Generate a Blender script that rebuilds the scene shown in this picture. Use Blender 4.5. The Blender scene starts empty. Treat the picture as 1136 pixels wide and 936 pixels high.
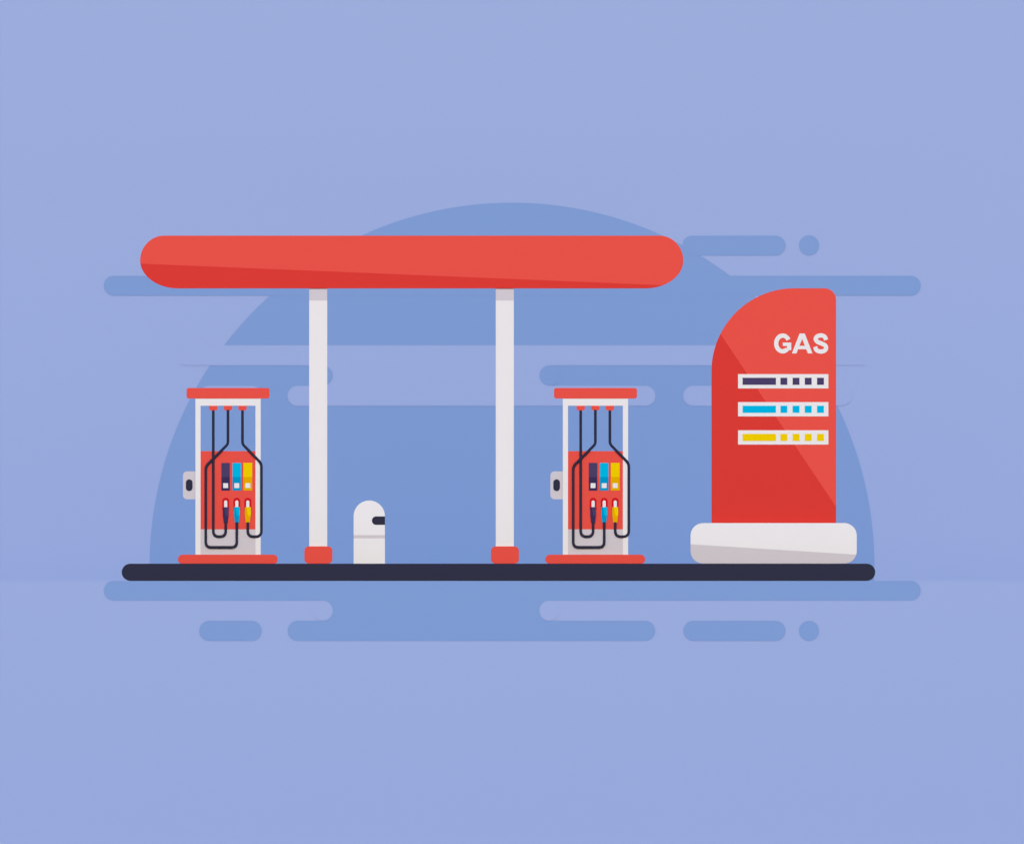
import bpy, bmesh, math
from mathutils import Vector
S=0.0125            # metres per drawing unit
L=(1.345,1.27,1.265)
def X(x): return (x-568)*S
def Z(y): return (625-y)*S
sc=bpy.context.scene
sc.view_settings.view_transform='Standard'; sc.view_settings.look='None'
sc.view_settings.exposure=0; sc.view_settings.gamma=1

def lin(c):
    c/=255.0
    return c/12.92 if c<=0.04045 else ((c+0.055)/1.055)**2.4
def mat(name,rgb,var=0.006,scale=6.0):
    m=bpy.data.materials.new(name); m.use_nodes=True
    nt=m.node_tree; b=nt.nodes['Principled BSDF']
    base=[min(0.97,lin(rgb[i])/L[i]) for i in range(3)]
    tc=nt.nodes.new('ShaderNodeTexCoord'); nz=nt.nodes.new('ShaderNodeTexNoise')
    nz.inputs['Scale'].default_value=scale; nz.inputs['Detail'].default_value=2
    cr=nt.nodes.new('ShaderNodeValToRGB')
    cr.color_ramp.elements[0].position=0.3; cr.color_ramp.elements[1].position=0.7
    cr.color_ramp.elements[0].color=[v*(1-var) for v in base]+[1]
    cr.color_ramp.elements[1].color=[min(1,v*(1+var)) for v in base]+[1]
    nt.links.new(tc.outputs['Object'],nz.inputs['Vector'])
    nt.links.new(nz.outputs['Fac'],cr.inputs['Fac'])
    nt.links.new(cr.outputs['Color'],b.inputs['Base Color'])
    b.inputs['Roughness'].default_value=0.85
    b.inputs['Specular IOR Level'].default_value=0.0
    return m
M=dict(
 lav=mat('periwinkle_backdrop_paint',(155,171,220),0.002,0.3),
 blue=mat('mid_blue_paint',(127,155,210),0.002,0.3),
 red=mat('red_enamel',(229,81,72)),
 shade_red=mat('shaded_red_enamel',(215,59,53)),  # the red with shading put into its colour
 holster=mat('crimson_plastic',(200,25,35)),
 white=mat('off_white_paint',(231,226,231)),
 white2=mat('bright_off_white_paint',(234,230,238)),
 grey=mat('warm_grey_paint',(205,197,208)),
 dark=mat('navy_asphalt',(49,49,69)),
 hose=mat('navy_rubber',(49,49,69)),
 purple=mat('purple_plastic',(74,62,102)), dpurple=mat('dark_purple_plastic',(58,48,86)),
 cyan=mat('cyan_plastic',(0,178,224)), dcyan=mat('dark_cyan_plastic',(0,148,200)),
 yellow=mat('yellow_plastic',(236,200,0)), dyellow=mat('dark_yellow_plastic',(226,168,0)),
)
def empty(name,loc):
    e=bpy.data.objects.new(name,None); e.location=loc; e.empty_display_size=0.3
    sc.collection.objects.link(e); return e
def finish(bm,name,mats,parent=None,bevel=0.0):
    bmesh.ops.recalc_face_normals(bm,faces=bm.faces)
    me=bpy.data.meshes.new(name); bm.to_mesh(me); bm.free()
    for m in mats: me.materials.append(m)
    o=bpy.data.objects.new(name,me); sc.collection.objects.link(o)
    if parent:
        o.parent=parent; o.matrix_parent_inverse=parent.matrix_basis.inverted()
    if bevel:
        md=o.modifiers.new('bevel','BEVEL'); md.width=bevel; md.segments=2
        md.limit_method='ANGLE'; md.angle_limit=math.radians(50)
    return o
def rrect(x0,y0,x1,y1,r=0,n=10):
    """r: scalar or (tl,tr,br,bl), each scalar or (rx,ry)"""
    if not isinstance(r,(list,tuple)): r=(r,)*4
    r=[(q,q) if not isinstance(q,(list,tuple)) else q for q in r]
    pts=[]
    C=[(x0,y0,1,1,180,270),(x1,y0,-1,1,270,360),(x1,y1,-1,-1,0,90),(x0,y1,1,-1,90,180)]
    for (cx,cy,sx,sy,a0,a1),(rx,ry) in zip(C,r):
        if rx<=0: pts.append((cx,cy)); continue
        k=max(n,int(rx/2))
        for i in range(k+1):
            a=math.radians(a0+(a1-a0)*i/k)
            pts.append((cx+sx*rx+rx*math.cos(a),cy+sy*ry+ry*math.sin(a)))
    out=[]
    for p in pts:
        if not out or (abs(p[0]-out[-1][0])+abs(p[1]-out[-1][1]))>1e-4: out.append(p)
    if abs(out[0][0]-out[-1][0])+abs(out[0][1]-out[-1][1])<1e-4: out.pop()
    return out
def solid(name,pts,y0,y1,m,parent=None,bevel=0.0,split=None):
    bm=bmesh.new()
    f=bm.faces.new([bm.verts.new((X(x),y0,Z(y))) for x,y in pts])
    r=bmesh.ops.extrude_face_region(bm,geom=[f])
    for v in r['geom']:
        if isinstance(v,bmesh.types.BMVert): v.co.y=y1
    mats=[m]
    if split:
        (ax,ay),(bx,by),m2=split
        a=Vector((X(ax),0,Z(ay))); b=Vector((X(bx),0,Z(by)))
        d=(b-a).normalized(); n=Vector((d.z,0,-d.x))
        if n.z>0: n=-n
        bmesh.ops.bisect_plane(bm,geom=bm.verts[:]+bm.edges[:]+bm.faces[:],plane_co=a,plane_no=n)
        for fc in bm.faces:
            if (fc.calc_center_median()-a).dot(n)>1e-6: fc.material_index=1
        mats.append(m2)
    return finish(bm,name,mats,parent,bevel)
def sheets(name,polys,y,m,parent=None):
    bm=bmesh.new()
    for i,pts in enumerate(polys):
        f=bm.faces.new([bm.verts.new((X(x),y-0.0006*i,Z(yy))) for x,yy in pts])
    me=bpy.data.meshes.new(name)
    for f in bm.faces:
        f.normal_update()
        if f.normal.y>0: f.normal_flip()
    bm.to_mesh(me); bm.free(); me.materials.append(m)
    o=bpy.data.objects.new(name,me); sc.collection.objects.link(o)
    if parent: o.parent=parent; o.matrix_parent_inverse=parent.matrix_basis.inverted()
    return o
def disc(cx,cy,r,n=40):
    return [(cx+r*math.cos(2*math.pi*i/n),cy+r*math.sin(2*math.pi*i/n)) for i in range(n)]
def stroke(name,cl,w,y0,y1,m,parent):
    """ribbon of width w along centreline"""
    bm=bmesh.new(); prev=None; faces=[]
    for i,(x,y) in enumerate(cl):
        a=cl[max(0,i-1)]; b=cl[min(len(cl)-1,i+1)]
        dx,dy=b[0]-a[0],b[1]-a[1]; l=math.hypot(dx,dy); nx,ny=-dy/l*w/2,dx/l*w/2
        cur=(bm.verts.new((X(x+nx),y0,Z(y+ny))),bm.verts.new((X(x-nx),y0,Z(y-ny))))
        if prev: faces.append(bm.faces.new((prev[0],cur[0],cur[1],prev[1])))
        prev=cur
    r=bmesh.ops.extrude_face_region(bm,geom=faces)
    for v in r['geom']:
        if isinstance(v,bmesh.types.BMVert): v.co.y=y1
    return finish(bm,name,[m],parent)
def catmull(p,n=10):
    q=[p[0]]+list(p)+[p[-1]]; out=[]
    for i in range(1,len(q)-2):
        for k in range(n):
            t=k/n; o=[]
            for c in (0,1):
                a,b,cc,d=q[i-1][c],q[i][c],q[i+1][c],q[i+2][c]
                o.append(0.5*(2*b+(cc-a)*t+(2*a-5*b+4*cc-d)*t*t+(3*b-a-3*cc+d)*t**3))
            out.append(tuple(o))
    out.append(p[-1]); return out
def rounded_path(pts,rs,n=7):
    out=[pts[0]]
    for i in range(1,len(pts)-1):
        p=Vector(pts[i]); a=(Vector(pts[i-1])-p); b=(Vector(pts[i+1])-p); r=rs[i-1]
        s=p+a.normalized()*r; e=p+b.normalized()*r
        for k in range(n+1):
            t=k/n; out.append(tuple((1-t)**2*s+2*t*(1-t)*p+t*t*e))
    out.append(pts[-1]); return out
def hose(name,path,y,r,m,parent):
    cu=bpy.data.curves.new(name,'CURVE'); cu.dimensions='3D'; cu.bevel_depth=r; cu.bevel_resolution=4; cu.use_fill_caps=True
    sp=cu.splines.new('POLY'); sp.points.add(len(path)-1)
    for i,(x,z) in enumerate(path): sp.points[i].co=(X(x),y,Z(z),1)
    cu.materials.append(m)
    o=bpy.data.objects.new(name,cu); sc.collection.objects.link(o)
    o.parent=parent; o.matrix_parent_inverse=parent.matrix_basis.inverted()
    return o

# ---------------- setting ----------------
FRONT=-1.1; BACK=19.0; W=110.0
gz=Z(644); lz=-4.6
bm=bmesh.new()
prof=[(-110,lz),(FRONT,lz),(FRONT,gz),(BACK+0.5,gz)]  # lower floor lies below the view, added to even out bounced light
rows=[[bm.verts.new((sx*W,y,z)) for y,z in prof] for sx in (-1,1)]
for i in range(3): bm.faces.new((rows[0][i],rows[1][i],rows[1][i+1],rows[0][i+1]))
finish(bm,'ground',[M['lav']])
bm=bmesh.new()
bm.faces.new([bm.verts.new(c) for c in ((-W,BACK,gz-1),(W,BACK,gz-1),(W,BACK,45),(-W,BACK,45))])
finish(bm,'sky',[M['lav']])

# hill with cloud bars on the backdrop
R=402; cx,cy=568,627
hill=[]
N=160
a0=math.asin((644-cy)/R)
for i in range(N+1):
    a=math.pi-a0+(math.pi+2*a0)*i/N
    hill.append((cx+R*math.cos(a),cy+R*math.sin(a)))
sheets('hill',[hill],BACK-0.004,M['blue'])
def bar(x0,y0,x1,y1): return rrect(x0,y0,x1,y1,(y1-y0)/2)
for p in (bar(115,306,1021.5,328),bar(757,261.5,871.5,283.5),disc(897.5,272.3,11.2)):
    sheets('cloud',[p],BACK-0.007,M['blue'])
sheets('mist',[rrect(200,383,960,405.2)],BACK-0.010,M['lav'])
sheets('mist',[rrect(358,405.2,609.5,428)],BACK-0.010,M['lav'])
for p in (bar(319,428,727,450),bar(221,428,290.5,450),bar(758,428,945,450)):
    sheets('mist',[p],BACK-0.0104,M['lav'])
sheets('cloud',[disc(358,416.6,11.3)],BACK-0.013,M['blue'])
sheets('cloud',[disc(609.5,416.6,11.3)],BACK-0.013,M['blue'])
# reflection of the bars above, painted flat on the ground's cut front
yw=FRONT-0.004
sheets('reflection',[bar(115,644,1021.5,666),rrect(358,665.8,609.5,688.4),bar(319,688.2,727,710.6),
                bar(221,688.2,290.5,710.6),bar(758,688.2,871.5,710.6),disc(897.5,699.4,11.2)],yw,M['blue'])
sheets('reflection_gap',[disc(358,677.1,11.1),disc(609.5,677.1,11.1)],yw-0.006,M['lav'])  # lavender gaps in the painted reflection
solid('forecourt_pavement',rrect(135,625,971,644,9.5),FRONT-0.012,2.4,M['dark'],bevel=0.003)

# ---------------- canopy ----------------
c=empty('gas_station_canopy',(X(457),0,0))
can=rrect(155.5,261.5,758,320,((26.5,27.5),(26.5,27.5),(42,31),(42,31)),n=16)
CF=-0.60
solid('roof_fascia',can,CF,1.4,M['red'],c,0.003,split=((155.5,292.5),(738,316.5),M['shade_red']))  # darker lower part is shading painted into the fascia
k=0
for ya in (CF+0.03,1.1):
    for x in (353,560):
        k+=1
        solid(f'column_{k}',rrect(x-10,333.5,x+10,608,0),ya,ya+0.25,M['white'],c)
        solid(f'column_shade_band_{k}',rrect(x-10,319,x+10,333.5,0),ya,ya+0.25,M['grey'],c)  # canopy shadow on the column top, put in as a grey band
        solid(f'column_foot_{k}',rrect(x-15.3,605.8,x+15.7,625,5),ya-0.04,ya+0.29,M['red'],c,0.003)

# ---------------- pumps ----------------
def pump(name,dx):
    P=empty(name,(X(253+dx),0,0))
    def s(nm,pts,y0,y1,m,b=0.0): return solid(nm,[(x+dx,y) for x,y in pts],y0,y1,M[m],P,b)
    f=-0.30
    s('plinth',rrect(197.5,615,308,625,(5,5,4,4)),-0.34,0.34,'red',0.003)
    s('cap',rrect(207,430.3,299,442,2.5),f-0.01,0.32,'red',0.003)
    s('frame',[(216.8,442),(289.2,442),(289.2,615),(283.4,615),(283.4,450),(222.5,450),(222.5,615),(216.8,615)],f,0.30,'white')
    s('cabinet',rrect(222.5,500.3,283.4,587,0),f+0.01,0.29,'red')
    s('lower_panel',rrect(222.5,587,283.4,615,0),f+0.012,0.288,'grey')
    s('card_reader',rrect(203,522.7,216.8,553.6,(4.5,0,0,4.5)),f+0.06,f+0.36,'grey')
    s('card_slot',rrect(206.2,531.5,213.6,544.5,3.7),f+0.052,f+0.07,'hose')
    cols=(('purple','dpurple'),('cyan','dcyan'),('yellow','dyellow'))
    for i,(x0,x1,xn) in enumerate(((245.6,255,250.4),(257.8,267.5,262.7),(270,279.8,274.9))):
        a,b=cols[i]
        s(f'grade_panel_{i+1}',rrect(x0,513.3,x1,529,0),f+0.002,f+0.02,a)
        s(f'grade_panel_lower_{i+1}',rrect(x0,529,x1,544,0),f+0.002,f+0.02,b)
        xm=(x0+x1)/2
        s(f'grade_button_{i+1}',rrect(xm-2.7,535.8,xm+2.7,541.2,0),f-0.002,f+0.01,'white')
        s(f'holster_{i+1}',rrect(xn-3.8,552,xn+3.8,568,3.7),f+0.0,f+0.02,'holster')
        s(f'nozzle_spout_{i+1}',rrect(xn-1.7,555,xn+1.7,564,1.5),f-0.012,f+0.01,'white',0)
        s(f'nozzle_{i+1}',[(xn-3.3,562.5),(xn+3.3,562.5),(xn+3.3,571),(xn+2.2,580),(xn-2.2,580),(xn-3.3,571)],f-0.014,f+0.0,b)
        s(f'nozzle_grip_{i+1}',[(xn-1.5,562.3),(xn+3.3,562.3),(xn+3.3,570),(xn+2.0,573),(xn-0.2,571)],f-0.017,f-0.01,a)
    for i,x in enumerate((236.6,252.9,269.0)):
        s(f'hose_socket_{i+1}',rrect(x-4.6,450,x+4.6,455.2,(0,0,1.8,1.8)),f-0.03,f+0.05,'red')
    off=lambda pp:[(x+dx,y) for x,y in pp]
    yh=f-0.012; r=1.5*S
    hose('hose_1',rounded_path(off([(236.6,454.5),(236.6,595),(250.4,595),(250.4,579)]),[6.5,6.5]),yh,r,M['hose'],P)
    hose('hose_2',rounded_path(off([(252.9,454.5),(252.9,492.5),(228.3,517),(228.3,606.8),(262.7,606.8),(262.7,579)]),[3,4,6,6]),yh-0.012,r,M['hose'],P)
    hose('hose_3',rounded_path(off([(269,454.5),(269,492.5),(290,514),(290,595),(274.9,595),(274.9,579)]),[3,4,6.5,6.5]),yh,r,M['hose'],P)
pump('fuel_pump',0)
pump('fuel_pump',407.6)

# ---------------- litter bin ----------------
B=empty('litter_bin',(X(410),0,0))
solid('lid',rrect(392.3,555,427,593.4,(17.35,17.35,0,0),n=18),-0.22,0.22,M['white2'],B)
solid('seam',rrect(392.3,593.4,427,597,0),-0.219,0.219,M['grey'],B)
solid('body',rrect(392.3,597,427,625,0),-0.22,0.22,M['white2'],B)
solid('opening',rrect(412.6,572.6,427.1,582,(4.6,0,0,4.6)),-0.223,0.1,M['hose'],B)

# ---------------- price sign ----------------
G=empty('gas_price_sign',(X(858),0,0))
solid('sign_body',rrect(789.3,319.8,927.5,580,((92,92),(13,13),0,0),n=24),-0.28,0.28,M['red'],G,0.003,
      split=((800,371.5),(927.5,562),M['shade_red']))  # shade below the diagonal is put into the colour
solid('plinth',rrect(766,580,950.5,625,14),-0.4,0.4,M['white2'],G,0.003,split=((766,603.5),(950.5,615),M['grey']))  # grey lower half is painted shading on the white
f=-0.28
for k,(y,m) in enumerate(((415,'purple'),(446,'cyan'),(477.2,'yellow'))):
    solid(f'price_frame_{k+1}',rrect(818.8,y,919,y+15.8,0),f-0.006,f+0.01,M['white'],G)
    solid(f'price_label_{k+1}',rrect(823.8,y+4,860.8,y+11.8,0),f-0.009,f,M[m],G)
    for j,x in enumerate((865.8,879.3,892.8,906.4)):
        solid(f'price_digit_{k+1}_{j+1}',rrect(x,y+4,x+7.6,y+11.8,0),f-0.009,f,M[m],G)
def letters():
    y0,y1=f-0.006,f+0.004
    cl=[(868.3+7.2*math.cos(math.radians(a)),381+8.7*math.sin(math.radians(a))) for a in range(-28,-321,-6)]
    stroke('letter_G_bowl',cl,4.8,y0,y1,M['white'],G)
    solid('letter_G_spur',rrect(873.0,380,877.8,388.4,0),y0-0.001,y1,M['white'],G)
    solid('letter_G_bar',rrect(868.4,380,876,383.8,0),y0-0.002,y1,M['white'],G)
    solid('letter_A_left',[(878.5,392),(887,370),(889.9,370),(889.9,375.9),(883.6,392)],y0,y1,M['white'],G)
    solid('letter_A_right',[(901.3,392),(892.8,370),(889.9,370),(889.9,375.9),(896.2,392)],y0,y1,M['white'],G)
    solid('letter_A_crossbar',[(886.9,383.6),(892.9,383.6),(894.4,387.4),(885.4,387.4)],y0,y1,M['white'],G)
    sp=catmull([(916.4,377.2),(914.9,373.6),(910.8,372.0),(906.3,373.4),(904.9,376.4),(907,379.2),(911,380.9),(915.2,383.0),(916.5,385.8),(915,388.7),(910.8,390.0),(906,388.5),(904.3,384.6)],6)
    stroke('letter_S',sp,4.7,y0,y1,M['white'],G)
letters()

# ---------------- light ----------------
EL=math.radians(18)
w=bpy.data.worlds.new('World'); sc.world=w; w.use_nodes=True
nt=w.node_tree; bg=nt.nodes['Background']; sk=nt.nodes.new('ShaderNodeTexSky')
sk.sky_type='NISHITA'; sk.sun_disc=False; sk.sun_elevation=EL; sk.sun_rotation=math.pi
nt.links.new(sk.outputs['Color'],bg.inputs['Color']); bg.inputs['Strength'].default_value=0.15
ld=bpy.data.lights.new('sun','SUN'); ld.energy=2.0; ld.angle=math.radians(0.5); ld.color=(1,0.97,0.93)
lo=bpy.data.objects.new('sun',ld); sc.collection.objects.link(lo)
lo.rotation_euler=(math.radians(90)-EL,0,0); lo.location=(0,-20,10)

cam=bpy.data.cameras.new('camera'); cam.type='ORTHO'; cam.ortho_scale=1136*S; cam.clip_end=500
co=bpy.data.objects.new('camera',cam); sc.collection.objects.link(co)
co.location=(0,-40,Z(468)); co.rotation_euler=(math.radians(90),0,0); sc.camera=co
